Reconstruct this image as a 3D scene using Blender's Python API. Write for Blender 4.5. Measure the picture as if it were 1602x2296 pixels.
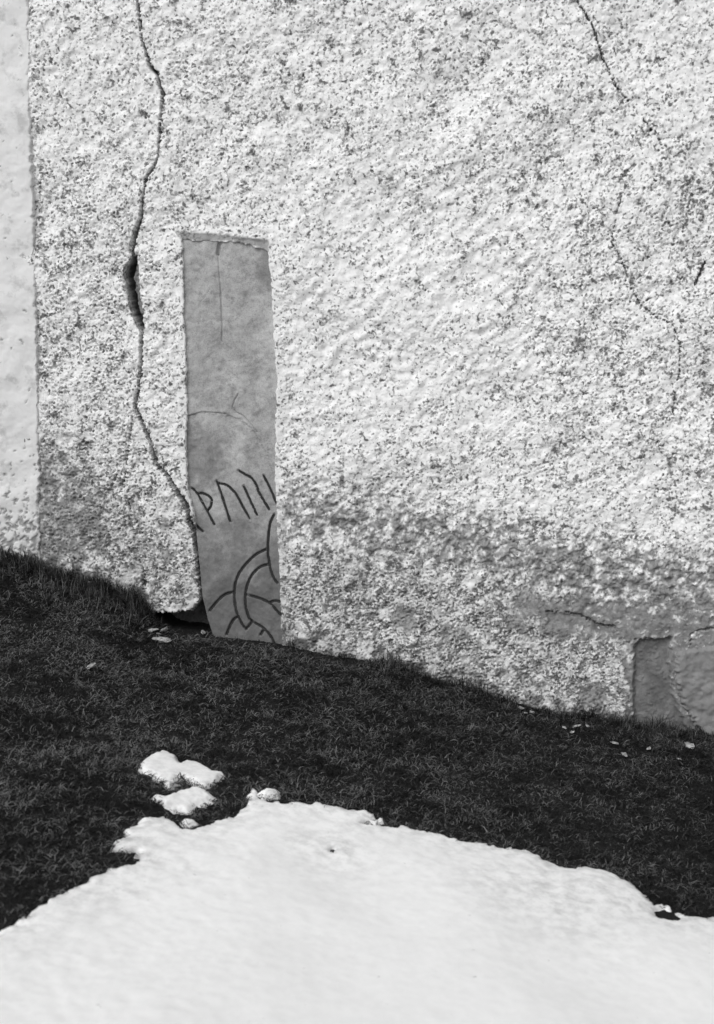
import bpy, math, random
import numpy as np
from mathutils import Vector, Euler

# ---------------------------------------------------------------- camera, sky, sun, exposure
scn = bpy.context.scene
for o in list(bpy.data.objects):
    bpy.data.objects.remove(o)
col = scn.collection

YAW, PITCH, DIST = math.radians(8.0), math.radians(10.0), 4.68
LENS, SENS = 50.0, 36.0
cam_d = bpy.data.cameras.new('camera')
cam = bpy.data.objects.new('camera', cam_d)
col.objects.link(cam)
cam_d.sensor_fit = 'VERTICAL'
cam_d.sensor_height = SENS
cam_d.sensor_width = SENS
cam_d.lens = LENS
cam_d.clip_start = 0.05
cam_d.clip_end = 500
cam.location = (DIST*math.sin(YAW), -DIST*math.cos(YAW), 1.33)
cam.rotation_euler = (math.pi/2-PITCH, 0, YAW)
scn.camera = cam
cam_d.dof.use_dof = True
cam_d.dof.focus_distance = 4.75
cam_d.dof.aperture_fstop = 4.0

SUN_EL, SUN_AZ = math.radians(43), math.radians(-28)   # azimuth from -y (straight out of the wall) towards -x
wd = bpy.data.worlds.new('World')
scn.world = wd
wd.use_nodes = True
nt = wd.node_tree
nt.nodes.clear()
sky = nt.nodes.new('ShaderNodeTexSky')
sky.sky_type = 'NISHITA'
sky.sun_disc = False
sky.sun_elevation = SUN_EL
sd_ = Vector((math.sin(SUN_AZ)*math.cos(SUN_EL), -math.cos(SUN_AZ)*math.cos(SUN_EL), math.sin(SUN_EL)))
sky.sun_rotation = math.atan2(sd_.x, sd_.y)
sky.air_density = 1.5
sky.dust_density = 5.0
bw = nt.nodes.new('ShaderNodeRGBToBW')          # black-and-white film: the whole place is grey
bg = nt.nodes.new('ShaderNodeBackground')
bg.inputs['Strength'].default_value = 0.14
out = nt.nodes.new('ShaderNodeOutputWorld')
nt.links.new(sky.outputs[0], bw.inputs[0])
nt.links.new(bw.outputs[0], bg.inputs['Color'])
nt.links.new(bg.outputs[0], out.inputs[0])

sun_d = bpy.data.lights.new('sun', 'SUN')
sun_d.energy = 1.1
sun_d.angle = math.radians(35)
sun = bpy.data.objects.new('sun', sun_d)
col.objects.link(sun)
sun.rotation_euler = sd_.to_track_quat('Z', 'Y').to_euler()
sun.location = (-3, -4, 6)

scn.view_settings.view_transform = 'Standard'
scn.view_settings.look = 'None'
scn.view_settings.exposure = -0.20
scn.view_settings.gamma = 1.0
scn.view_settings.use_curve_mapping = False

# ---------------------------------------------------------------- pixels -> directions (photo measured at 1602 x 2296)
W, H = 1602.0, 2296.0
FPX = LENS/SENS*H
RM = Euler(cam.rotation_euler).to_matrix()
CL = Vector(cam.location)
def ray(px, py):
    return (RM @ Vector(((px-W/2)/FPX, -(py-H/2)/FPX, -1.0))).normalized()
def onwall(px, py, y=0.0):
    d = ray(px, py); t = (y-CL.y)/d.y
    p = CL+d*t
    return (p.x, p.z)
def wl(pts): return np.array([onwall(p[0], p[1]) for p in pts])
PX = 0.00147                                        # metres per photo pixel on the wall

rng = np.random.default_rng(7)
random.seed(7)

# ---------------------------------------------------------------- numpy helpers
def sstep(a, b, x):
    t = np.clip((x-a)/(b-a), 0, 1)
    return t*t*(3-2*t)
def seg_dist(P, Q, wa=None):
    """distance of points P (n,2) to polyline Q (m,2); returns (d, width at nearest point)"""
    best = np.full(len(P), 1e9); bw_ = np.zeros(len(P))
    for i in range(len(Q)-1):
        a, b = Q[i], Q[i+1]; ab = b-a; L = max((ab*ab).sum(), 1e-12)
        t = np.clip(((P-a)@ab)/L, 0, 1)
        d = np.hypot(P[:, 0]-a[0]-t*ab[0], P[:, 1]-a[1]-t*ab[1])
        m = d < best
        best[m] = d[m]
        if wa is not None:
            bw_[m] = (wa[i]+(wa[i+1]-wa[i])*t)[m]
    return best, bw_
def inside(P, poly):
    x, y = P[:, 0], P[:, 1]; r = np.zeros(len(P), bool)
    n = len(poly)
    for i in range(n):
        x1, y1 = poly[i]; x2, y2 = poly[(i+1) % n]
        if y1 == y2: continue
        c = ((y1 > y) != (y2 > y)) & (x < (x2-x1)*(y-y1)/(y2-y1)+x1)
        r ^= c
    return r
def sdf(P, poly):
    poly = np.asarray(poly)
    d, _ = seg_dist(P, np.vstack([poly, poly[:1]]))
    return np.where(inside(P, poly), d, -d)           # positive inside
def band(shape, res, wl_m, spread=0.5, ang=0.0, aniso=1.0, seed=0):
    """periodic band-limited noise of unit deviation, wavelength wl_m metres, stretched by aniso along ang"""
    r = np.random.default_rng(seed)
    F = np.fft.rfft2(r.standard_normal(shape))
    fy = np.fft.fftfreq(shape[0], res)[:, None]; fx = np.fft.rfftfreq(shape[1], res)[None, :]
    c, s = math.cos(ang), math.sin(ang)
    u = (fx*c+fy*s)*aniso; v = (-fx*s+fy*c)
    f = np.sqrt(u*u+v*v)+1e-9
    g = np.exp(-0.5*(np.log(f*wl_m)/spread)**2)
    n = np.fft.irfft2(F*g, shape)
    return n/n.std()
def grid_mesh(name, X, Y, Z, keep=None):
    """X,Y,Z arrays (ny,nx) -> mesh; keep: bool per quad (ny-1,nx-1)"""
    ny, nx = X.shape
    idx = np.arange(ny*nx).reshape(ny, nx)
    q = np.stack([idx[:-1, :-1], idx[:-1, 1:], idx[1:, 1:], idx[1:, :-1]], -1)
    q = q[keep] if keep is not None else q.reshape(-1, 4)
    used = np.zeros(ny*nx, bool); used[q.ravel()] = True
    remap = np.cumsum(used)-1
    V = np.stack([X, Y, Z], -1).reshape(-1, 3)[used]
    return raw_mesh(name, V, remap[q]), used
def raw_mesh(name, V, F, smooth=True):
    V = np.asarray(V, np.float32); F = np.asarray(F, np.int32)
    me = bpy.data.meshes.new(name); k = F.shape[1]
    me.vertices.add(len(V)); me.vertices.foreach_set('co', V.ravel())
    me.loops.add(F.size); me.loops.foreach_set('vertex_index', F.ravel())
    me.polygons.add(len(F)); me.polygons.foreach_set('loop_start', np.arange(len(F), dtype=np.int32)*k)
    me.polygons.foreach_set('loop_total', np.full(len(F), k, np.int32))
    me.polygons.foreach_set('use_smooth', np.full(len(F), smooth, bool))
    me.update(calc_edges=True)
    return me
def attr(me, name, vals):
    a = me.attributes.new(name, 'FLOAT', 'POINT')
    a.data.foreach_set('value', np.asarray(vals, np.float32).ravel())
def obj(name, me, m=None, parent=None, loc=None):
    o = bpy.data.objects.new(name, me); col.objects.link(o)
    if m: me.materials.append(m) if me.materials.find(m.name) < 0 else None
    if parent: o.parent = parent
    if loc: o.location = loc
    return o
def tag(o, label=None, cat=None, group=None, kind=None):
    for k, v in (('label', label), ('category', cat), ('group', group), ('kind', kind)):
        if v: o[k] = v
    return o

# ---------------------------------------------------------------- materials
class Mat:
    def __init__(s, name, rough=0.9):
        s.m = bpy.data.materials.new(name); s.m.use_nodes = True
        s.t = s.m.node_tree; s.b = s.t.nodes['Principled BSDF']
        s.b.inputs['Roughness'].default_value = rough
        s.b.inputs['Specular IOR Level'].default_value = 0.2
        s.co = s.n('ShaderNodeTexCoord').outputs['Object']
    def n(s, ty, **kw):
        x = s.t.nodes.new(ty)
        for k, v in kw.items(): setattr(x, k, v)
        return x
    def link(s, a, b): s.t.links.new(a, b)
    def noise(s, scale, detail=3, rough=0.55, vec=None):
        x = s.n('ShaderNodeTexNoise'); x.inputs['Scale'].default_value = scale
        x.inputs['Detail'].default_value = detail; x.inputs['Roughness'].default_value = rough
        s.link(vec or s.co, x.inputs['Vector']); return x.outputs['Fac']
    def ramp(s, fac, *stops):
        x = s.n('ShaderNodeMapRange'); x.clamp = True
        (a, va), (b, vb) = stops
        x.inputs[1].default_value = a; x.inputs[2].default_value = b
        x.inputs[3].default_value = va; x.inputs[4].default_value = vb
        s.link(fac, x.inputs[0]); return x.outputs[0]
    def mix(s, fac, a, b):
        x = s.n('ShaderNodeMix'); x.data_type = 'FLOAT'
        for i, v in ((0, fac), (2, a), (3, b)):
            if isinstance(v, (int, float)): x.inputs[i].default_value = v
            else: s.link(v, x.inputs[i])
        return x.outputs[0]
    def math(s, op, a, b=0.0):
        x = s.n('ShaderNodeMath', operation=op)
        for i, v in ((0, a), (1, b)):
            if isinstance(v, (int, float)): x.inputs[i].default_value = v
            else: s.link(v, x.inputs[i])
        return x.outputs[0]
    def at(s, name): return s.n('ShaderNodeAttribute', attribute_name=name).outputs['Fac']
    def grey(s, v):
        c = s.n('ShaderNodeCombineColor')
        for i in range(3):
            if isinstance(v, (int, float)): c.inputs[i].default_value = v
            else: s.link(v, c.inputs[i])
        s.link(c.outputs[0], s.b.inputs['Base Color'])
    def bump(s, h, strength, dist):
        x = s.n('ShaderNodeBump'); x.inputs['Strength'].default_value = strength
        x.inputs['Distance'].default_value = dist
        s.link(h, x.inputs['Height']); s.link(x.outputs[0], s.b.inputs['Normal'])

# roughcast: limewash, dark grit showing through it, grey base coat where the render has come off
m = Mat('limewashed_roughcast', 0.95)
white = m.mix(m.noise(9, 4), 0.76, 0.86)
loc = m.math('ADD', m.math('MULTIPLY', m.at('gritty'), 0.05), m.math('MULTIPLY', m.math('SUBTRACT', m.noise(8, 6, 0.68), 0.5), 0.24))
grit = m.ramp(m.math('ADD', m.noise(100, 0.8, 0.5), loc), (0.57, 0.0), (0.685, 1.0))
grit = m.math('MULTIPLY', grit, m.ramp(m.noise(41, 2, 0.5), (0.36, 0.40), (0.58, 1.0)))      # some grains darker than others
mid_ = m.ramp(m.math('ADD', m.noise(62, 1.5, 0.5), loc), (0.605, 0.0), (0.71, 1.0))
big = m.ramp(m.math('ADD', m.noise(30, 3, 0.55), loc), (0.61, 0.0), (0.72, 1.0))
coarse = m.math('MULTIPLY', m.ramp(m.noise(58, 2.5, 0.6), (0.48, 0.0), (0.57, 1.0)), m.at('foot'))   # clotted, half lost limewash at the foot
white = m.mix(m.math('MULTIPLY', m.math('MAXIMUM', m.math('MAXIMUM', grit, mid_), m.math('MAXIMUM', big, coarse)), 0.92), white, 0.10)
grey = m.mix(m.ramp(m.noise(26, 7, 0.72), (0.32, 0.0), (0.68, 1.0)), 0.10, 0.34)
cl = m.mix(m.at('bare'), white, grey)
cl = m.mix(m.math('MULTIPLY', m.at('damp_shade'), m.ramp(m.noise(14, 4), (0.3, 0.5), (0.6, 1.0))), cl, 0.10)
m.grey(cl)
m.bump(m.noise(240, 4, 0.65), 0.5, 0.0025)
M_WALL = m.m
m = Mat('smooth_limewash', 0.9)
w_ = m.mix(m.noise(5, 5, 0.6), 0.66, 0.80)
w_ = m.mix(m.ramp(m.noise(11, 5, 0.65), (0.535, 0.0), (0.64, 0.6)), w_, 0.40)
w_ = m.mix(m.at('bare'), w_, m.mix(m.noise(40, 4), 0.2, 0.36))
m.grey(w_)
m.bump(m.noise(90, 5, 0.6), 0.25, 0.002)
M_PIL = m.m
m = Mat('grey_runestone', 0.85)
s_ = m.mix(m.ramp(m.noise(9, 8, 0.7), (0.34, 0.0), (0.66, 1.0)), 0.24, 0.52)
s_ = m.mix(m.ramp(m.noise(160, 3, 0.6), (0.35, 0.0), (0.7, 0.5)), s_, 0.46)
s_ = m.mix(m.ramp(m.noise(34, 6, 0.7), (0.50, 0.0), (0.70, 0.6)), s_, 0.14)
s_ = m.mix(m.ramp(m.noise(330, 2, 0.5), (0.52, 0.0), (0.68, 0.45)), s_, 0.12)
s_ = m.mix(m.at('damp_shade'), s_, 0.10)
m.grey(s_)
m.bump(m.noise(160, 5, 0.65), 0.3, 0.002)
M_STONE = m.m
m = Mat('dark_carving_paint', 0.9)
m.grey(m.mix(m.noise(60, 3), 0.02, 0.05))
M_PAINT = m.m
m = Mat('grey_foundation_stone', 0.9)
m.grey(m.mix(m.noise(14, 6, 0.68), 0.13, 0.34))
m.bump(m.noise(130, 6, 0.7), 0.6, 0.004)
M_FOUND = m.m
m = Mat('masonry', 0.95)
m.grey(m.mix(m.noise(12, 4), 0.08, 0.2))
M_CORE = m.m
m = Mat('dark_turf_soil', 1.0)
m.grey(m.mix(m.noise(45, 5, 0.65), 0.006, 0.03))
m.bump(m.noise(70, 5, 0.7), 1.0, 0.02)
M_SOIL = m.m
m = Mat('matted_winter_grass', 0.8)
m.grey(m.mix(m.at('tint'), 0.010, 0.15))
m.b.inputs['Specular IOR Level'].default_value = 0.1
M_GRASS = m.m
m = Mat('old_wet_snow', 0.75)
c_ = m.mix(m.noise(8, 8, 0.75), 0.80, 0.94)
c_ = m.mix(m.math('MULTIPLY', m.at('dirt'), m.ramp(m.noise(30, 5, 0.65), (0.40, 0.0), (0.68, 1.0))), c_, 0.22)
c_ = m.mix(m.ramp(m.noise(55, 2, 0.5), (0.73, 0.0), (0.80, 0.6)), c_, 0.35)
m.grey(c_)
m.b.inputs['Subsurface Weight'].default_value = 0.0
m.bump(m.noise(190, 4, 0.65), 0.12, 0.002)
M_SNOW = m.m
m = Mat('pale_plaster_crumb', 0.95)
m.grey(m.mix(m.ramp(m.noise(70, 4, 0.6), (0.35, 0.0), (0.65, 1.0)), 0.14, 0.48))
M_CRUMB = m.m

# ---------------------------------------------------------------- ground heights
contact = [(-260, 1180), (-100, 1215), (0, 1240), (60, 1262), (130, 1288), (200, 1306), (300, 1346), (340, 1384), (380, 1414),
           (440, 1424), (475, 1427), (630, 1446), (700, 1458), (770, 1474), (880, 1494), (930, 1512), (1050, 1548),
           (1150, 1580), (1250, 1600), (1330, 1610), (1400, 1622), (1500, 1638), (1602, 1650), (1760, 1680)]
CW = wl(contact)
LIN = np.polyfit(CW[:, 0], CW[:, 1], 1)
def hwall(x):
    lo, hi = CW[0], CW[-1]
    v = np.interp(x, CW[:, 0], CW[:, 1])
    v = np.where(x < lo[0], lo[1]+LIN[0]*0.5*np.maximum(x-lo[0], -3), v)
    return np.where(x > hi[0], hi[1]+LIN[0]*0.5*np.minimum(x-hi[0], 3), v)
def gz(x, y, k=1.0):
    x = np.asarray(x, float); y = np.asarray(y, float)
    xc = np.clip(x, -4, 4)
    yy = np.minimum(y, 0)
    w = np.exp(yy/0.45)
    lin = LIN[1]+LIN[0]*0.75*xc
    z = hwall(x)*w+lin*(1-w)+0.045*np.maximum(yy, -8)
    b = 0.012*np.sin(5.1*x+1.3*np.sin(3.3*y)+0.4)*np.sin(4.3*y+1.1*np.sin(2.7*x))
    b = b+0.007*np.sin(13.3*x+2*np.sin(7*y)+1)*np.sin(11.7*y+1.7*np.sin(9*x))
    return z+k*b*np.clip(-yy/0.15, 0, 1)
def onground(px, py, lift=0.0):
    d = ray(px, py); t = 3.0
    lo, hi = 1.0, (-0.002-CL.y)/d.y
    for _ in range(50):
        mid = (lo+hi)/2; p = CL+d*mid
        if p.z > float(gz(p.x, p.y))+lift: lo = mid
        else: hi = mid
    p = CL+d*lo
    return (p.x, p.y)
def gl(pts, lift=0.0): return np.array([onground(*p, lift) for p in pts])

# ground sheet, fine near the wall and growing to the horizon
def axis(a, b, st, far, growth=1.35):
    c = np.arange(a, b+st/2, st); l = []; v = st
    x = a
    while x > -far: v *= growth; x -= v; l.append(x)
    r = []; v = st; x = c[-1]
    while x < far: v *= growth; x += v; r.append(x)
    return np.array(l[::-1]+list(c)+r)
gx, gy = axis(-2.0, 2.0, 0.016, 150), axis(-3.2, 0.12, 0.016, 150)
GX, GY = np.meshgrid(gx, gy)
GZ = gz(GX, GY)+0.004*np.sin(61*GX+3*np.sin(43*GY))*np.sin(57*GY+2*np.sin(39*GX))
me, _ = grid_mesh('ground', GX, GY, GZ)
tag(obj('ground', me, M_SOIL), kind='structure')

# ---------------------------------------------------------------- the church wall
XF0, XF1 = onwall(-210, 1100)[0], onwall(1800, 1100)[0]
ZF0, ZF1 = -0.62, onwall(800, -90)[1]
RES = 0.0031
nxf, nzf = int((XF1-XF0)/RES)+1, int((ZF1-ZF0)/RES)+1
xf = XF0+np.arange(nxf)*RES; zf = ZF0+np.arange(nzf)*RES
XX, ZZ = np.meshgrid(xf, zf); P = np.stack([XX.ravel(), ZZ.ravel()], -1); shp = XX.shape
def B(*a, **k): return band(shp, RES, *a, **k)
def blob(poly_px, soft):
    """soft mask, 1 well inside the photo polygon"""
    q = wl(poly_px); s = np.full(len(P), -1.0)
    bb = (P[:, 0] > q[:, 0].min()-2*soft) & (P[:, 0] < q[:, 0].max()+2*soft) & (P[:, 1] > q[:, 1].min()-2*soft) & (P[:, 1] < q[:, 1].max()+2*soft)
    s[bb] = sdf(P[bb], q)
    if soft < 0.02: s += 0.0018*n_edge.ravel()
    return sstep(-soft, soft, s).reshape(shp)
n_big, n_mid, n_20 = B(0.45, seed=1), B(0.10, 0.6, seed=2), B(0.045, 0.5, seed=3)
n_diag = B(0.055, 0.45, ang=0.62, aniso=2.2, seed=4)
n_grain, n_pit, n_pit2 = B(0.011, 0.35, seed=5), B(0.0135, 0.28, seed=6), B(0.030, 0.35, seed=11)
n_edge, n_edge2 = B(0.05, 0.7, seed=8), B(0.02, 0.6, seed=9)
# regions read from the photo
dens = 0.35*B(0.16, 0.7, seed=12)+0.25*n_mid
dens += 0.35*blob([(1230, 330), (1700, 330), (1700, 1010), (1180, 1010)], 0.15)
dens += 0.45*blob([(90, 380), (300, 380), (300, 1250), (90, 1250)], 0.08)
dens -= 0.55*blob([(650, 330), (1150, 520), (1150, 900), (640, 1050)], 0.15)
dens -= 0.35*blob([(120, 60), (300, 60), (300, 300), (120, 300)], 0.10)
dens -= 0.35*blob([(1400, -60), (1750, -60), (1750, 330), (1480, 300)], 0.10)
dens += 0.75*blob([(640, 1250), (1400, 1330), (1400, 1640), (640, 1480)], 0.06)+0.5*blob([(160, 1000), (420, 1060), (440, 1380), (160, 1320)], 0.06)
diagw = 0.35+1.0*blob([(800, 350), (1300, 300), (1500, 1000), (750, 850)], 0.18)
wear = blob([(636, 1105), (900, 1125), (1250, 1200), (1700, 1270), (1700, 1390), (1280, 1350), (1050, 1275), (800, 1215), (640, 1195)], 0.10)
smooth = blob([(1130, 1345), (1300, 1330), (1750, 1330), (1750, 1700), (1400, 1640), (1390, 1450), (1250, 1430)], 0.05)
leftbare = blob([(70, 1000), (160, 1020), (250, 1110), (260, 1190), (190, 1270), (60, 1280)], 0.06)
baren = 0.5*n_edge+0.35*n_edge2
bare = np.clip(sstep(0.25, 0.95, wear*0.84+0.36*baren+0.18*n_mid)*0.88, 0, 1)*sstep(0, .3, wear)
bare = np.maximum(bare, sstep(0.38, 0.7, smooth*0.8+0.24*baren+0.1*n_mid)*0.9)
bare = np.maximum(bare, sstep(0.30, 0.95, leftbare*0.75+0.26*baren+0.1*n_mid)*0.85*sstep(0, .2, leftbare))
low = blob([(640, 1380), (1400, 1420), (1420, 1700), (640, 1520)], 0.06)
for cx, cy, r in [(905, 1390, 28), (1000, 1420, 15), (1040, 1425, 13), (1250, 1400, 40), (1180, 1350, 30), (1160, 1395, 25), (1330, 1560, 30), (365, 1180, 14), (195, 1180, 18), (370, 1245, 16), (225, 1225, 18)]:
    x0, z0 = onwall(cx, cy)
    d = np.hypot(XX-x0, ZZ-z0)
    bare = np.maximum(bare, sstep(0.012, -0.012, d-r*PX+0.008*n_edge)*0.75)
# relief, metres out of the wall
o_ = 0.005*n_big+0.0016*n_mid+0.0012*n_20
o_ += 0.0011*diagw*n_diag
o_ *= (1-0.6*smooth)
rough = (1-0.55*smooth)*(1-0.3*bare)
o_ += rough*0.0005*n_grain
th = 0.75-0.75*dens+0.5*smooth
o_ -= rough*0.0085*sstep(0.0, 1.1, n_pit-th-0.45)
o_ -= rough*0.010*sstep(0.0, 0.8, n_pit2-(2.15-0.5*dens))
o_ += wear*(0.0022*n_20+0.0018*n_edge2)-0.004*bare
damp_shade = np.zeros(shp)  # damp and grime at the foot, plus shade painted inside cracks and hole
foot_ = sstep(0.55, 0.25, ZZ-hwall(XX)-0.06*n_mid-0.05*n_big)*np.clip(0.75+0.3*n_mid, 0.1, 1)
damp_shade = np.maximum(damp_shade, 0.8*sstep(0.10, 0.0, ZZ-hwall(XX)-0.02*n_mid))
damp_shade = np.maximum(damp_shade, 0.24*sstep(0.70, 0.15, ZZ-hwall(XX)-0.05*n_mid-0.06*n_big))   # splashed-up grime on the foot of the wall

# stone opening
stone_L = [(408, 538), (410, 600), (412, 700), (417, 800), (417, 880), (420, 905), (418, 945), (416, 990), (419, 1060), (421, 1100), (431, 1130), (440, 1190), (447, 1260), (455, 1340), (466, 1390), (476, 1420), (490, 1480)]
stone_R = [(600, 562), (608, 620), (612, 690), (615, 760), (622, 860), (618, 950), (618, 1050), (622, 1170), (628, 1300), (633, 1440), (634, 1490)]
stone_T = [(560, 549), (520, 541)]
opening = wl(stone_L+stone_R[::-1]+stone_T)
sdo = sdf(P, opening).reshape(shp)
# fillet of grey mortar over the stone's top edge, a smooth trowelled margin round the opening
mort = blob([(396, 519), (450, 522), (520, 531), (604, 540), (604, 566), (560, 552), (520, 543), (408, 541)], 0.006)
bare = np.maximum(bare, mort*0.8)
o_ = o_*(1-0.8*mort)-0.006*mort
ring = sstep(-0.035, -0.004, sdo)*(1-mort)
o_ = o_*(1-0.75*ring)+0.002*ring
bare *= (1-ring*(ZZ > 0.05))
sdn = sdo+0.0012*n_edge
gzz, gxx = np.gradient(sdn, RES)
gl_ = np.hypot(gxx, gzz)+1e-6
snap = np.abs(sdn) < 0.55*RES                       # vertices beside the opening slide onto its edge
DX = np.where(snap, -sdn*gxx/gl_**2, 0).clip(-RES*.6, RES*.6); DZ = np.where(snap, -sdn*gzz/gl_**2, 0).clip(-RES*.6, RES*.6)
o_ = np.where((sdn > 0) & ~snap, -0.115, o_)

# cracks: photo polylines (x, y, width in photo pixels)
cracks = [
 ([(308, -60, 4), (310, 0, 4), (314, 40, 4), (318, 85, 4), (330, 125, 5), (335, 148, 5), (352, 165, 7), (358, 190, 6), (366, 212, 6), (361, 250, 4), (358, 300, 4), (355, 350, 4),
   (345, 372, 4), (328, 398, 6), (320, 440, 5), (317, 478, 6), (312, 500, 9), (303, 525, 12), (300, 545, 8), (298, 565, 4), (299, 585, 6)], 0.05),
 ([(307, 722, 6), (318, 742, 6), (318, 770, 6), (317, 822, 6), (312, 870, 5), (303, 905, 6), (318, 945, 6), (335, 985, 7), (350, 1040, 8), (378, 1070, 8), (400, 1105, 9), (418, 1130, 10),
   (424, 1160, 10), (437, 1195, 10), (444, 1250, 10), (450, 1300, 11), (456, 1345, 13), (466, 1385, 16), (476, 1420, 18)], 0.07),
 ([(302, 915, 2.4), (296, 945, 2.4), (291, 985, 3), (285, 1020, 3), (279, 1060, 2.5), (277, 1095, 2.2)], 0.010),
 ([(288, 1120, 2.2), (292, 1160, 2.6), (303, 1200, 3)], 0.010),
 ([(308, 1228, 3), (314, 1262, 4), (322, 1285, 5), (325, 1320, 5)], 0.015),
 ([(1280, -40, 4), (1295, 0, 4), (1310, 25, 4), (1330, 60, 4), (1340, 90, 4), (1350, 125, 4), (1365, 155, 5), (1380, 190, 5), (1400, 215, 4), (1425, 245, 3), (1445, 270, 3), (1470, 300, 3), (1485, 325, 2)], 0.019),
 ([(1395, 440, 2), (1383, 475, 3), (1378, 510, 3), (1370, 540, 4), (1385, 565, 4), (1400, 595, 3), (1415, 640, 3), (1435, 680, 3), (1470, 710, 3), (1505, 725, 3), (1525, 760, 3), (1525, 830, 3), (1515, 880, 3), (1510, 930, 3)], 0.012),
 ([(1583, 588, 7), (1572, 612, 8), (1558, 642, 5)], 0.018),
 ([(1388, 408, 4), (1402, 388, 6), (1424, 368, 7)], 0.008),
 ([(1352, 95, 5), (1366, 80, 5), (1388, 74, 5)], 0.007),
 ([(1495, 466, 7), (1487, 490, 9), (1505, 505, 6)], 0.009),
 ([(1225, 1372, 5), (1265, 1372, 4), (1300, 1380, 5), (1345, 1402, 5), (1378, 1405, 5)], 0.013),
 ([(1548, 1448, 4), (1551, 1425, 5), (1570, 1412, 4), (1620, 1408, 4)], 0.010),
 ([(1390, 1450, 4), (1425, 1436, 4), (1470, 1428, 4)], 0.008),
]
warp = 0.0014*n_edge2.ravel()+0.0010*n_grain.ravel()+0.0008*n_edge.ravel()
for pts, dep in cracks:
    q = wl(pts); wa = np.array([p[2] for p in pts])*PX
    bb = (P[:, 0] > q[:, 0].min()-.05) & (P[:, 0] < q[:, 0].max()+.05) & (P[:, 1] > q[:, 1].min()-.05) & (P[:, 1] < q[:, 1].max()+.05)
    d, w_ = seg_dist(P[bb], q, wa)
    d = np.abs(d+warp[bb])
    fine = dep < 0.020
    prof = 1-sstep(0.38, 0.62, d/np.maximum(w_*(0.8 if fine else 0.92), 0.0036 if fine else 0.0043))
    if fine: prof = prof*sstep(-1.5, 0.0, n_edge.ravel()[bb]+0.5*n_mid.ravel()[bb])
    flat = o_.ravel(); flat[bb] -= dep*(1.4 if fine else 2.2)*prof
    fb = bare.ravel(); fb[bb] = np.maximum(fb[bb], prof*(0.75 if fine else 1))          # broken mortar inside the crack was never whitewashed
    fd = damp_shade.ravel(); fd[bb] = np.maximum(fd[bb], prof*(0.5 if fine else 1.0))  # inner shade of the crack painted in as dark colour
# the wide hole half-way down the crack: deep at its left, a broken plaster layer showing at its right
hole = blob([(299, 574), (283, 596), (278, 620), (286, 655), (292, 690), (301, 720), (317, 745), (324, 735), (320, 695), (313, 655), (310, 600), (306, 574)], 0.0025)
deep = blob([(299, 574), (283, 596), (278, 620), (286, 655), (292, 690), (301, 720), (319, 745), (311, 705), (300, 662), (294, 625), (301, 585)], 0.003)
o_ -= hole*0.026+deep*0.08
bare = np.maximum(bare, hole); damp_shade = np.maximum(damp_shade, np.maximum(deep, 0.35*hole))  # shade inside the hole put into its colour, darkest in the deep part
# cavity under the broken plaster at the foot of the stone
cav = wl([(330, 1374), (372, 1376), (430, 1370), (446, 1352), (456, 1338), (480, 1440), (460, 1500), (330, 1500)])
sc = sdf(P, cav).reshape(shp)
o_ -= 0.16*sstep(-0.004, 0.006, sc+0.003*n_edge2)
bare = np.maximum(bare, sstep(-0.002, 0.01, sc))
# spalled strip under the ledge, and the recess beside the foundation stone
o_ -= 0.010*blob([(1228, 1374), (1298, 1378), (1345, 1404), (1376, 1408), (1360, 1424), (1290, 1412), (1230, 1400)], 0.008)
rec = blob([(1424, 1446), (1440, 1436), (1506, 1432), (1500, 1490), (1510, 1560), (1540, 1640), (1420, 1650)], 0.006)
o_ -= 0.020*rec; bare = np.maximum(bare, rec); damp_shade = np.maximum(damp_shade, rec*0.55)

# extend the fine field with coarse cells so that the wall goes on beyond the frame
def ext(c, far_lo, far_hi, st):
    l = []; v = st; x = c[0]
    while x > far_lo: v = min(v*1.25, .25); x -= v; l.append(x)
    r = []; v = st; x = c[-1]
    while x < far_hi: v = min(v*1.25, .25); x += v; r.append(x)
    return np.array(l[::-1]), np.array(r)
lx, rx = ext(xf, -3.2, 3.6, RES); _, rz = ext(zf, 0, 4.2, RES)
wx = np.concatenate([lx, xf, rx]); wz = np.concatenate([zf, rz])
def pad(a): return np.pad(a, ((0, len(rz)), (len(lx), len(rx))), mode='edge')
def pad0(a): return np.pad(a, ((0, len(rz)), (len(lx), len(rx))))
O2, BA, DA = pad(o_), pad(bare), pad(damp_shade)
WX, WZ = np.meshgrid(wx, wz)
zc = 0.25*(WZ[:-1, :-1]+WZ[1:, :-1]+WZ[:-1, 1:]+WZ[1:, 1:]); xc = 0.5*(WX[:-1, :-1]+WX[:-1, 1:])
below = hwall(xc)-zc > 0.07
PIL_E = wl([(58, -200), (66, 60), (70, 260), (76, 480), (82, 700), (88, 950), (90, 1200), (92, 1400)])   # right edge of the smooth strip
edge = lambda z: np.interp(z, PIL_E[::-1, 1], PIL_E[::-1, 0])
keep = ~below & (xc > edge(zc)-0.05)
cw = bpy.data.objects.new('church_wall', None); col.objects.link(cw)
tag(cw, 'whitewashed roughcast church wall with long cracks, smooth strip and worn foot', 'wall')
me, used = grid_mesh('roughcast_plaster', WX+pad0(DX), -O2, WZ+pad0(DZ), keep)
attr(me, 'bare', BA.ravel()[used]); attr(me, 'damp_shade', DA.ravel()[used]); attr(me, 'gritty', pad(dens).ravel()[used]); attr(me, 'foot', pad(foot_).ravel()[used])
obj('roughcast_plaster', me, M_WALL, cw)

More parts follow.
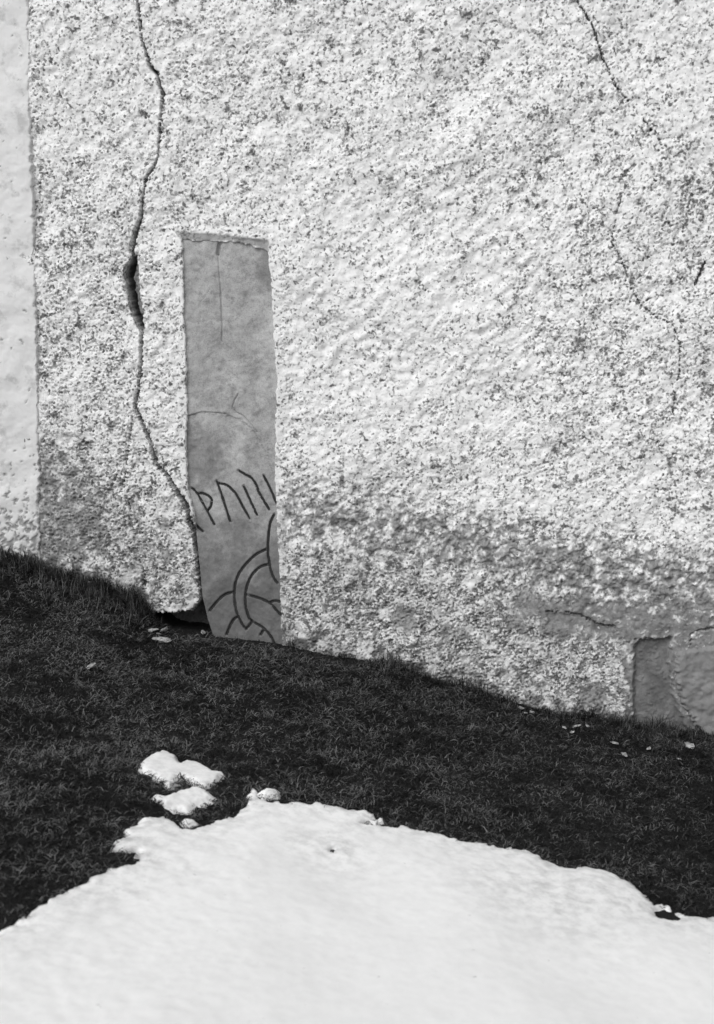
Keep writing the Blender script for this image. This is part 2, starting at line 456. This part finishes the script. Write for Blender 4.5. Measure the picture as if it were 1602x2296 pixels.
# smooth lime-washed strip (lesene) at the left
rs = 0.0045
zp = np.concatenate([np.arange(-0.3, ZF1, rs), np.arange(ZF1+0.05, 4.2, 0.08)])
up = np.concatenate([-3.2+np.arange(0, 2.0, 0.1)*1.0, np.linspace(-1.0, 0, 10)[:0]])
nu = 78
XP = np.zeros((len(zp), nu+4+14)); YP = np.zeros_like(XP)
shp2 = (len(zp), nu)
e1, e2, e3 = band(shp2, rs, 0.30, 0.7, seed=21), band(shp2, rs, 0.06, 0.6, seed=22), band(shp2, rs, 0.018, 0.5, seed=23)
ez = edge(zp)+0.0022*e2[:, 5]+0.0014*e3[:, 9]
foot = onwall(60, 1215)[1]
crumb = sstep(foot+0.10, foot-0.02, zp+0.03*e2[:, 30])
for j in range(14): XP[:, j] = -3.2+(ez-nu*rs+3.2)*(j/14)
for j in range(nu): XP[:, 14+j] = ez-(nu-j)*rs-0.018*crumb*(1+0.5*e3[:, 20])*(j/nu)**5*0.5
depth0 = 0.009
YP[:, :14] = -depth0-0.003*e1[:, :1]
flake = (sstep(0.50, 0.70, 0.60*np.clip((foot+0.36-zp)/0.34, 0, 1.0)[:, None]+0.20*e2+0.12*e3))
YP[:, 14:14+nu] = -depth0-0.002*e1-0.0004*e2-0.00015*e3+0.005*flake
for k, (dx, dy) in enumerate([(0.0025, 0.002), (0.0045, 0.006), (0.0055, 0.014), (0.006, 0.06)]):
    XP[:, 14+nu+k] = ez+dx-0.0045+0.0006*e3[:, k]; YP[:, 14+nu+k] = YP[:, 13+nu]*0+(-depth0+dy)
ZP = np.repeat(zp[:, None], XP.shape[1], 1)
BP = np.zeros_like(XP); BP[:, 14:14+nu] = flake; BP[:, :14] = flake[:, :1]
me, used = grid_mesh('corner_strip', XP, YP, ZP, None)
attr(me, 'bare', BP.ravel()[used])
cs = obj('corner_strip', me, M_PIL, cw)
cs['label'] = 'smooth flaking whitewashed strip at the edge of the roughcast'

# masonry behind the plaster
def box(name, a, b, mat, parent=None):
    V = [(x, y, z) for x in (a[0], b[0]) for y in (a[1], b[1]) for z in (a[2], b[2])]
    F = [(0, 1, 3, 2), (4, 6, 7, 5), (0, 4, 5, 1), (2, 3, 7, 6), (0, 2, 6, 4), (1, 5, 7, 3)]
    return obj(name, raw_mesh(name, V, F, False), mat, parent)
box('masonry_core', (-3.1, 0.20, -1.0), (3.5, 0.9, 4.15), M_CORE, cw)

# foundation stone laid bare at the lower right
fs = wl([(1508, 1458), (1530, 1445), (1570, 1440), (1660, 1434), (1800, 1438), (1830, 1500), (1830, 1720), (1600, 1690), (1548, 1630), (1522, 1590), (1508, 1550), (1500, 1500)])
fr = 0.004
fx = np.arange(fs[:, 0].min()-0.01, fs[:, 0].max()+0.01, fr); fz = np.arange(fs[:, 1].min()-0.01, fs[:, 1].max()+0.01, fr)
FX, FZ = np.meshgrid(fx, fz); sf = sdf(np.stack([FX.ravel(), FZ.ravel()], -1), fs).reshape(FX.shape)
fn = band(FX.shape, fr, 0.09, 0.7, seed=31); fn2 = band(FX.shape, fr, 0.025, 0.6, seed=32)
FO = -0.04+0.050*np.sqrt(np.clip((sf+0.003*fn2)/0.03, 0, 1))+0.0018*fn+0.0006*fn2
me, _ = grid_mesh('foundation_stone', FX, -FO, FZ, (sf[:-1, :-1] > -0.008))
obj('foundation_stone', me, M_FOUND, cw)

# ---------------------------------------------------------------- the rune stone
SL, SR = wl(stone_L), wl(stone_R)
z1s = onwall(500, 520)[1]; z0s = -0.30
rz_ = 0.0025
zs = np.arange(z0s, z1s, rz_)
tuckl = np.where(zs < onwall(430, 1125)[1], 0.002, 0.014)
left = np.interp(zs, SL[::-1, 1], SL[::-1, 0])-tuckl; right = np.interp(zs, SR[::-1, 1], SR[::-1, 0])+0.014
nu = 136
us = np.linspace(0, 1, nu)
SX = left[:, None]+(right-left)[:, None]*us[None, :]; SZ = np.repeat(zs[:, None], nu, 1)
SP = np.stack([SX.ravel(), SZ.ravel()], -1); ss = SX.shape
s1, s2, s3 = band(ss, rz_, 0.25, 0.7, seed=41), band(ss, rz_, 0.06, 0.7, seed=42), band(ss, rz_, 0.012, 0.6, seed=43)
SO = -0.010+0.0014*s1+0.0005*s2+0.00015*s3
arc = wl([(412, 948), (425, 932), (460, 925), (500, 928), (535, 940), (560, 958), (580, 985), (600, 1030), (625, 1100)])
lowpoly = np.vstack([arc, wl([(700, 1100), (700, 1700), (300, 1700), (300, 948)])])
SO -= 0.004*sstep(-0.003, 0.003, sdf(SP, lowpoly).reshape(ss)+0.002*s3)*sstep(onwall(0, 1250)[1], onwall(0, 1000)[1], SZ)
def groove(SO, pts, wpx, dep):
    q = wl(pts) if not isinstance(pts, np.ndarray) else pts
    bb = (SP[:, 0] > q[:, 0].min()-.03) & (SP[:, 0] < q[:, 0].max()+.03) & (SP[:, 1] > q[:, 1].min()-.03) & (SP[:, 1] < q[:, 1].max()+.03)
    d, _ = seg_dist(SP[bb], q)
    f = SO.ravel(); f[bb] -= dep*(1-sstep(0.25, 0.75, d/(wpx*PX)))
for pts, w_, dp in [([(494, 538), (490, 552), (487, 570)], 7, 0.012), ([(487, 570), (489, 600), (493, 640), (496, 690), (497, 730), (496, 765)], 2.6, 0.006),
                    ([(533, 884), (524, 900), (520, 913), (527, 926), (545, 934), (558, 948), (575, 970)], 2.6, 0.005),
                    ([(421, 934), (450, 925), (480, 926), (505, 929)], 2.6, 0.004),
                    ([(470, 650), (458, 668), (446, 682), (450, 705), (445, 728)], 2.2, 0.0014), ([(463, 690), (470, 668), (478, 640)], 2.2, 0.001)]:
    groove(SO, pts, w_, dp)
def spline(pts, n=6):
    p = np.array(pts, float)
    if len(p) < 3:
        t = np.linspace(0, 1, 8)[:, None]; return p[0]+(p[1]-p[0])*t
    q = np.vstack([2*p[0]-p[1], p, 2*p[-1]-p[-2]]); r = []
    for i in range(1, len(q)-2):
        for t in np.arange(n)/n:
            r.append(0.5*((2*q[i])+(q[i+1]-q[i-1])*t+(2*q[i-1]-5*q[i]+4*q[i+1]-q[i+2])*t*t+(3*q[i]-q[i-1]-3*q[i+1]+q[i+2])*t**3))
    r.append(p[-1]); return np.array(r)
def carv(pts): return [(323.1+x*.28237, 969.3+y*.28237) for x, y in pts]
runes = [
 [[(405, 745), (462, 795)]],
 [[(370, 445), (415, 490), (480, 605), (555, 740)], [(412, 492), (460, 490), (510, 512), (532, 545), (525, 590), (500, 630)]],
 [[(568, 392), (600, 470), (640, 590), (680, 715)], [(585, 410), (650, 425), (700, 465), (735, 510), (835, 695)]],
 [[(785, 430), (840, 550), (895, 665)]],
 [[(745, 308), (800, 340), (850, 372), (885, 425), (905, 480), (945, 545), (990, 622)]],
 [[(942, 345), (1000, 460), (1048, 572)]]]
lines = [
 [(1030, 655), (998, 730), (982, 860), (982, 980), (1000, 1090), (1025, 1160), (1055, 1205)],
 [(965, 935), (880, 980), (790, 1070), (735, 1160), (712, 1270), (720, 1380), (745, 1470), (775, 1530), (805, 1572)],
 [(985, 1055), (920, 1075), (860, 1130), (820, 1210), (800, 1300), (805, 1400), (830, 1485), (850, 1512), (805, 1572)],
 [(705, 1278), (640, 1295), (580, 1345), (515, 1425)],
 [(805, 1295), (900, 1320), (990, 1360), (1050, 1420), (1085, 1460)],
 [(1000, 1357), (1030, 1345), (1085, 1350)],
 [(745, 1470), (710, 1490), (680, 1540), (650, 1615)],
 [(850, 1510), (920, 1545), (975, 1590), (1010, 1640), (1035, 1695)],
 [(945, 1578), (920, 1618)]]
RW = [[wl(spline(carv(s))) for s in r] for r in runes]
LW = [wl(spline(carv(s))) for s in lines]
for r in RW:
    for s in r: groove(SO, s, 5.4, 0.0060)
for s in LW: groove(SO, s, 5.8, 0.0060)
DS = 0.80*sstep(onwall(0, 1030)[1], onwall(0, 1330)[1], SZ+0.04*s1+0.01*s2)
x0, z0 = onwall(492, 1260)
DS = np.maximum(DS, 0.6*sstep(0.03, -0.02, np.hypot((SX-x0)/0.55, (SZ-z0)*0.75)-0.045+0.006*s2))
for cx, cy, rx_, rz2 in [(605, 600, 30, 55), (440, 1030, 60, 70)]:
    x0, z0 = onwall(cx, cy)
    DS = np.maximum(DS, 0.45*sstep(1.4, 0.6, np.hypot((SX-x0)/(rx_*PX), (SZ-z0)/(rz2*PX))+0.15*s2))
SXs = np.concatenate([SX[:, :1], SX, SX[:, -1:]], 1); SZs = np.concatenate([SZ[:, :1], SZ, SZ[:, -1:]], 1)
SYs = np.concatenate([np.full((len(zs), 1), 0.10), -SO, np.full((len(zs), 1), 0.10)], 1)
DSs = np.concatenate([DS[:, :1], DS, DS[:, -1:]], 1)
SXs = np.vstack([SXs, SXs[-1:]]); SZs = np.vstack([SZs, SZs[-1:]]); SYs = np.vstack([SYs, np.full((1, SYs.shape[1]), 0.10)]); DSs = np.vstack([DSs, DSs[-1:]])
rs_ = bpy.data.objects.new('rune_stone', None); col.objects.link(rs_)
tag(rs_, 'tall grey rune stone set upright in the plastered wall, carved near its foot', 'rune stone')
me, used = grid_mesh('slab', SXs, SYs, SZs)
attr(me, 'damp_shade', DSs.ravel()[used])  # on the slab this holds only stains of the stone
slab = obj('slab', me, M_STONE, rs_)
def ribbon(paths, w, name):
    V = []; F = []
    for q in paths:
        t = np.gradient(q, axis=0); t /= np.linalg.norm(t, axis=1)[:, None]+1e-9
        nrm = np.stack([-t[:, 1], t[:, 0]], -1)
        r_ = np.random.default_rng(len(V)+3)
        ww = w*(0.9+0.22*r_.standard_normal(len(q)).clip(-1, 1)); ww[0] *= .55; ww[-1] *= .55
        jit = 0.0007*r_.standard_normal(len(q))
        # follow the bottom of the groove in the slab
        iz = np.clip(((q[:, 1]-z0s)/rz_).round().astype(int), 0, len(zs)-1)
        iu = np.clip(((q[:, 0]-left[iz])/(right-left)[iz]*(nu-1)).round().astype(int), 0, nu-1)
        yb = -SO[iz, iu]
        yb = np.convolve(np.pad(yb, 2, mode='edge'), np.ones(5)/5, 'valid')
        for i in range(len(q)):
            a = q[i]+nrm[i]*jit[i]
            for s, dy in ((-1, -0.0046), (-.45, -0.0024), (.45, -0.0024), (1, -0.0046)):
                V.append((a[0]+nrm[i, 0]*ww[i]*s, yb[i]+dy, a[1]+nrm[i, 1]*ww[i]*s))
        b0 = len(V)-4*len(q)
        for i in range(len(q)-1):
            for k in range(3):
                F.append((b0+4*i+k, b0+4*i+k+1, b0+4*i+5+k, b0+4*i+4+k))
    return raw_mesh(name, V, F)
for r in RW: obj('rune', ribbon(r, 0.0048, 'rune'), M_PAINT, slab)
for s in LW: obj('serpent_line', ribbon([s], 0.0052, 'serpent_line'), M_PAINT, slab)

# ---------------------------------------------------------------- snow
snow_px = [(-260, 2190), (-60, 2110), (0, 2085), (40, 2070), (60, 2045), (90, 2030), (120, 2010), (180, 1980), (230, 1955), (290, 1934), (316, 1921), (306, 1904), (254, 1903), (262, 1884), (287, 1875), (276, 1863),
 (322, 1842), (304, 1831), (335, 1831), (370, 1835), (395, 1842), (415, 1859), (440, 1857), (470, 1845), (520, 1830), (546, 1812), (562, 1793), (553, 1778), (570, 1768), (584, 1784), (600, 1796), (640, 1796),
 (690, 1798), (740, 1804), (785, 1814), (820, 1811), (830, 1822), (862, 1836), (850, 1842), (818, 1836), (810, 1843), (850, 1848), (905, 1850), (940, 1860), (985, 1865), (1030, 1884), (1080, 1889), (1130, 1900), (1180, 1906),
 (1200, 1915), (1250, 1944), (1320, 1943), (1370, 1956), (1410, 1973), (1440, 1998), (1458, 2022), (1490, 2027), (1520, 2040), (1545, 2053), (1602, 2058), (1760, 2075)]
SNW = gl(snow_px, 0.010)
bank = np.vstack([SNW, [(2.6, SNW[-1, 1]-0.25), (6, SNW[-1, 1]-0.4), (6, -9), (-6, -9), (-6, SNW[0, 1]-0.3), (-2.6, SNW[0, 1]-0.2)]])
c7 = lambda pts: [(193.9+x*.4841, 1583.3+y*.4841) for x, y in pts]
patches = [
 (c7([(258, 262), (300, 225), (355, 204), (402, 225), (428, 262), (445, 262), (465, 252), (510, 254), (552, 275), (578, 296), (622, 305), (590, 335), (548, 361), (505, 347), (470, 325), (430, 318), (385, 330), (352, 338), (318, 315), (272, 288)]),
  'two-lobed white snow patch on dark grass, larger than the pointed patch beside it', 0.005),
 (c7([(330, 408), (370, 415), (420, 395), (480, 380), (512, 366), (542, 385), (578, 412), (540, 437), (500, 442), (460, 467), (410, 457), (368, 447)]),
  'flat pointed snow patch on grass between the two-lobed patch and the snow bank', 0.004),
 (c7([(815, 395), (835, 383), (880, 382), (868, 395), (830, 404)]), 'thin white sliver of snow beside the peak of the snow bank', 0.008),
 (c7([(370, 352), (405, 340), (412, 346), (385, 360)]), 'tiny snow crumb just under the two-lobed snow patch', 0.008),
 (c7([(452, 524), (470, 520), (492, 528), (470, 533)]), 'small grey snow remnant in the notch of the snow bank edge', 0.007)]
def snow_mesh(name, poly, res, T, mound, x0, x1, y0, y1, holes=(), amp=1.0, seed=51, coarse=None):
    if coarse is None:
        sx, sy = np.arange(x0, x1, res), np.arange(y0, y1, res)
    else:
        sx, sy = axis(x0, x1, res, 6, 1.3), np.concatenate([-9+np.arange(0, 20)*(y0+9)/20.0, np.arange(y0, y1, res)])
    X, Y = np.meshgrid(sx, sy); p = np.stack([X.ravel(), Y.ravel()], -1)
    s = sdf(p, poly).reshape(X.shape)
    f1, f2, f3 = band(X.shape, res, 0.09, 0.7, seed=seed), band(X.shape, res, 0.03, 0.6, seed=seed+1), band(X.shape, res, 0.8, 0.5, seed=seed+2)
    s = s+amp*(0.0042*f1+0.0028*f2)+(0 if mound else 0.0025)
    dirt = np.zeros_like(s)
    for hx, hy, a, b in holes:
        s = np.minimum(s, (np.hypot((X-hx)/a, (Y-hy)/b)-1)*min(a, b)+0.002*f2)
    core = np.clip(s, 0, None)
    t = T*(1-np.exp(-core/(T*1.1)))+mound*(1-np.exp(-core/0.8))
    soft = 1-np.exp(-core/0.06)
    t = t+soft*(0.0002*f1*amp+(0.003*f3 if mound else 0))
    t = np.where(s < 0, s*(2.0 if mound else 0.8)-0.001, t)
    kk = np.exp(-core/0.06) if mound else 1.0
    Z = gz(X, Y, kk)+(0.006 if mound else 0.009)+np.maximum(t, -0.03)
    k = (s[:-1, :-1] > -0.022) | (s[1:, 1:] > -0.022)
    me, used = grid_mesh(name, X, Y, Z, k)
    dirt = np.exp(-np.clip(s, 0, None)/0.07)
    return me, used, dirt, X, Y
hx = [(onground(1497, 2057), 0.034, 0.030), (onground(747, 1911), 0.008, 0.010), (onground(843, 1842), 0.016, 0.010)]
me, used, dirt, X, Y = snow_mesh('snow_bank', bank, 0.0062, 0.007, 0.045, -1.75, 1.65, -2.95, SNW[:, 1].max()+0.06,
                                 [(a[0], a[1], r, q) for a, r, q in hx], coarse=True)
for px, py, r in [(262, 2008, 0.06), (1240, 2040, 0.20), (1330, 2010, 0.10), (1420, 2040, 0.12), (370, 1860, 0.07), (690, 1905, 0.07), (180, 2000, 0.12)]:
    a = onground(px, py)
    dirt = np.maximum(dirt, 0.75*np.exp(-((X-a[0])**2+(Y-a[1])**2)/(r*r)))
attr(me, 'dirt', np.clip(0.06+0.55*dirt, 0, 1).ravel()[used])
tag(obj('snow_bank', me, M_SNOW), kind='structure')
PATCH = []
for i, (px, lab, T) in enumerate(patches):
    q = gl(px, 0.011); PATCH.append(q)
    me, used, dirt, X, Y = snow_mesh('snow_patch', q, 0.004 if i < 2 else 0.002, T, 0, q[:, 0].min()-.04, q[:, 0].max()+.04, q[:, 1].min()-.04, q[:, 1].max()+.04, amp=0.45 if i < 2 else 0.35, seed=70+7*i)
    attr(me, 'dirt', (0.45*dirt).ravel()[used])
    tag(obj('snow_patch', me, M_SNOW), lab, 'snow patch')

# ---------------------------------------------------------------- matted winter grass
N = 420000
def tufted(cx, cy, r, n, px_r=None):
    a = onground(cx, cy); return rng.normal(a[0], r, n), -np.abs(rng.normal(0, 0.035, n))-0.002
bx_, by_ = rng.uniform(-2.0, 2.0, N), -0.004-2.35*rng.uniform(0, 1, N)**1.12
ok = rng.uniform(0, 1, N) < 0.78
bare_strip = (bx_ > onwall(385, 1400)[0]) & (bx_ < onwall(820, 1500)[0]) & (by_ > -0.09)
ok &= ~bare_strip | (rng.uniform(0, 1, N) < 0.10)
bx_, by_ = bx_[ok], by_[ok]
kind = np.zeros(len(bx_), int)
# longer tufts against the wall
ext_x, ext_y = [], []
x_l, x_c = onwall(-200, 1240)[0], onwall(338, 1370)[0]
ext_x.append(rng.uniform(x_l, x_c, 7000)); ext_y.append(-np.abs(rng.normal(0, 0.055, 7000))-0.002)
for cx, cy, r_, n_ in [(885, 1496, .028, 700), (930, 1512, .03, 500), (1040, 1545, .06, 800), (1160, 1580, .05, 700), (1250, 1598, .05, 600), (1335, 1608, .03, 600), (1405, 1620, .035, 900), (1480, 1634, .05, 700), (1570, 1646, .06, 1100), (770, 1474, .03, 160), (655, 1450, .01, 60), (1680, 1660, .08, 900), (320, 1366, .03, 700)]:
    x, y = tufted(cx, cy+2, r_, int(n_*0.45)); ext_x.append(x); ext_y.append(y)
ex, ey = np.concatenate(ext_x), np.concatenate(ext_y)
bx_ = np.concatenate([bx_, ex]); by_ = np.concatenate([by_, ey]); kind = np.concatenate([kind, np.ones(len(ex), int)])
p = np.stack([bx_, by_], -1)
ok = sdf(p, bank) < 0.002
for q in PATCH:
    bb = (np.abs(p[:, 0]-q[:, 0].mean()) < .3) & (np.abs(p[:, 1]-q[:, 1].mean()) < .3)
    ok[bb] &= sdf(p[bb], q) < 0.0
bx_, by_, kind = bx_[ok], by_[ok], kind[ok]
n = len(bx_)
def lump(f, ph): return np.sin(f*bx_+ph+2.1*np.sin(0.71*f*by_+ph))*np.sin(0.93*f*by_+1.7*ph+1.9*np.sin(0.83*f*bx_))
clump = 0.6*lump(5, .3)+0.6*lump(11, 1.9)+0.55*lump(27, 4.1)+0.4*lump(61, 2.2)
t1 = kind == 1
L = rng.uniform(0.008, 0.032, n)*(1+0.22*np.clip(clump, -1.5, 1.5))
L[t1] = (rng.uniform(0.012, 0.060, n)*np.clip(0.8+0.55*clump, 0.25, 1.6))[t1]
az = 2*math.pi*(0.5*lump(7, 3.3)+0.3*lump(19, .7))+rng.normal(0, 2.0, n)
lean = np.radians(rng.uniform(62, 104, n)); lean[t1] = np.radians(rng.uniform(8, 80, t1.sum()))
wdt = rng.uniform(0.0006, 0.0015, n)
base = np.stack([bx_, by_, gz(bx_, by_)-0.002+rng.uniform(0, 0.010, n)*(1+0.7*np.clip(clump, -1, 1))], -1)
dirh = np.stack([np.cos(az), np.sin(az), np.zeros(n)], -1)
side = np.stack([-np.sin(az), np.cos(az), rng.uniform(-.6, .6, n)], -1)*wdt[:, None]
up_ = np.array([0, 0, 1.0])
mid = base+dirh*(np.sin(lean*0.7)*L*0.5)[:, None]+up_*(np.cos(lean*0.7)*L*0.5)[:, None]
az2 = az+rng.normal(0, 0.5, n)
dir2 = np.stack([np.cos(az2), np.sin(az2), np.zeros(n)], -1)
l2 = np.minimum(lean*1.2, 1.75)
tip = mid+dir2*(np.sin(l2)*L*0.5)[:, None]+up_*(np.cos(l2)*L*0.5)[:, None]
tip[:, 1] = np.minimum(tip[:, 1], -0.006); mid[:, 1] = np.minimum(mid[:, 1], -0.006)
V = np.stack([base-side, base+side, mid-side*.8, mid+side*.8, tip], 1).reshape(-1, 3)
i0 = np.arange(n)*5
F = np.concatenate([np.stack([i0, i0+1, i0+3], -1), np.stack([i0, i0+3, i0+2], -1), np.stack([i0+2, i0+3, i0+4], -1)])
me = raw_mesh('grass', V, F, False)
gn = [band((340, 520), 0.008, w, 0.6, aniso=1.5, seed=90+i) for i, w in enumerate((0.03, 0.09, 0.35))]
ix, iy = ((bx_+2.05)/0.008).astype(int).clip(0, 519), ((by_+2.6)/0.008).astype(int).clip(0, 339)
mott = 0.65*gn[0][iy, ix]+0.5*gn[1][iy, ix]+0.4*gn[2][iy, ix]
tint = (1.7-0.75*np.clip(bx_, -1.1, 1.1))*rng.beta(1.3, 4.6, n)*np.clip(0.85+1.0*mott, 0.05, 3.5); straw = rng.uniform(0, 1, n) < 0.03*np.clip(0.7+1.3*mott, 0.0, 4)
tint[straw] = rng.uniform(0.45, 1.3, straw.sum()); tint[t1] *= 1.15; tint = np.clip(tint, 0, 1.3)
attr(me, 'tint', np.repeat(tint, 5))
tag(obj('grass', me, M_GRASS), 'dark matted winter grass between the church wall and the snow', 'grass', kind='stuff')

# ---------------------------------------------------------------- fallen plaster crumbs
def crumb(px, py, wpx, seed):
    import bmesh
    r_ = random.Random(seed); bm = bmesh.new()
    bmesh.ops.create_icosphere(bm, subdivisions=2, radius=1.0)
    a, b = r_.uniform(.5, .85), r_.uniform(.22, .40)
    ph = [r_.uniform(0, 6) for _ in range(3)]
    for v in bm.verts:
        k = 1+0.40*math.sin(3*v.co.x+ph[0])*math.cos(4*v.co.y+ph[1])+0.22*math.sin(6*v.co.z+5*v.co.x+ph[2])+r_.uniform(-.14, .14)
        v.co = Vector((v.co.x*k, v.co.y*k*a, v.co.z*k*b))*(wpx*PX*0.62)
    me = bpy.data.meshes.new('plaster_crumb'); bm.to_mesh(me); bm.free()
    x, y = onground(px, py)
    o = obj('plaster_crumb', me, M_CRUMB, None, (x, y, float(gz(x, y))+wpx*PX*0.14+0.013))
    o.rotation_euler = (r_.uniform(-.25, .25), r_.uniform(-.25, .25), r_.uniform(0, 6.28))
    return o
G1 = ('smaller pale plaster crumb on the dark soil below the cavity at the rune stone foot', 'crumbs below the cavity')
for i, (a, b, c) in enumerate([(342, 1423, 16), (370, 1422, 17), (369, 1447, 26), (350, 1442, 15), (356, 1430, 9)]):
    tag(crumb(a, b, c, i), 'largest pale plaster crumb on the soil below the cavity at the rune stone foot' if c == 26 else G1[0], 'plaster crumb', G1[1])
tag(crumb(456, 1427, 13, 11), 'single pale plaster crumb lying against the lower corner of the rune stone', 'plaster crumb')
tag(crumb(205, 1505, 18, 12), 'lone pale plaster crumb in the open grass left of the rune stone', 'plaster crumb')
G2 = ('lesser pale plaster crumb in the tight little heap close to the wall foot', 'crumbs heaped by the wall foot')
for i, (a, b, c) in enumerate([(1162, 1584, 17), (1169, 1597, 11), (1178, 1608, 9), (1193, 1606, 10)]):
    tag(crumb(a, b, c, 20+i), 'biggest crumb of the tight little heap close to the wall foot' if c == 17 else G2[0], 'plaster crumb', G2[1])
G3 = ('small pale crumb scattered on the grass in front of the foundation stone', 'crumbs scattered before the foundation stone')
for i, (a, b, c) in enumerate([(1293, 1638, 14), (1266, 1641, 11), (1318, 1638, 12), (1283, 1651, 9), (1378, 1676, 12), (1401, 1702, 11), (1456, 1688, 10), (1523, 1712, 10)]):
    tag(crumb(a, b, c, 30+i), G3[0], 'plaster crumb', G3[1])
tag(crumb(1548, 1683, 20, 50), 'largest flat pale plaster crumb lying in front of the foundation stone', 'plaster crumb')
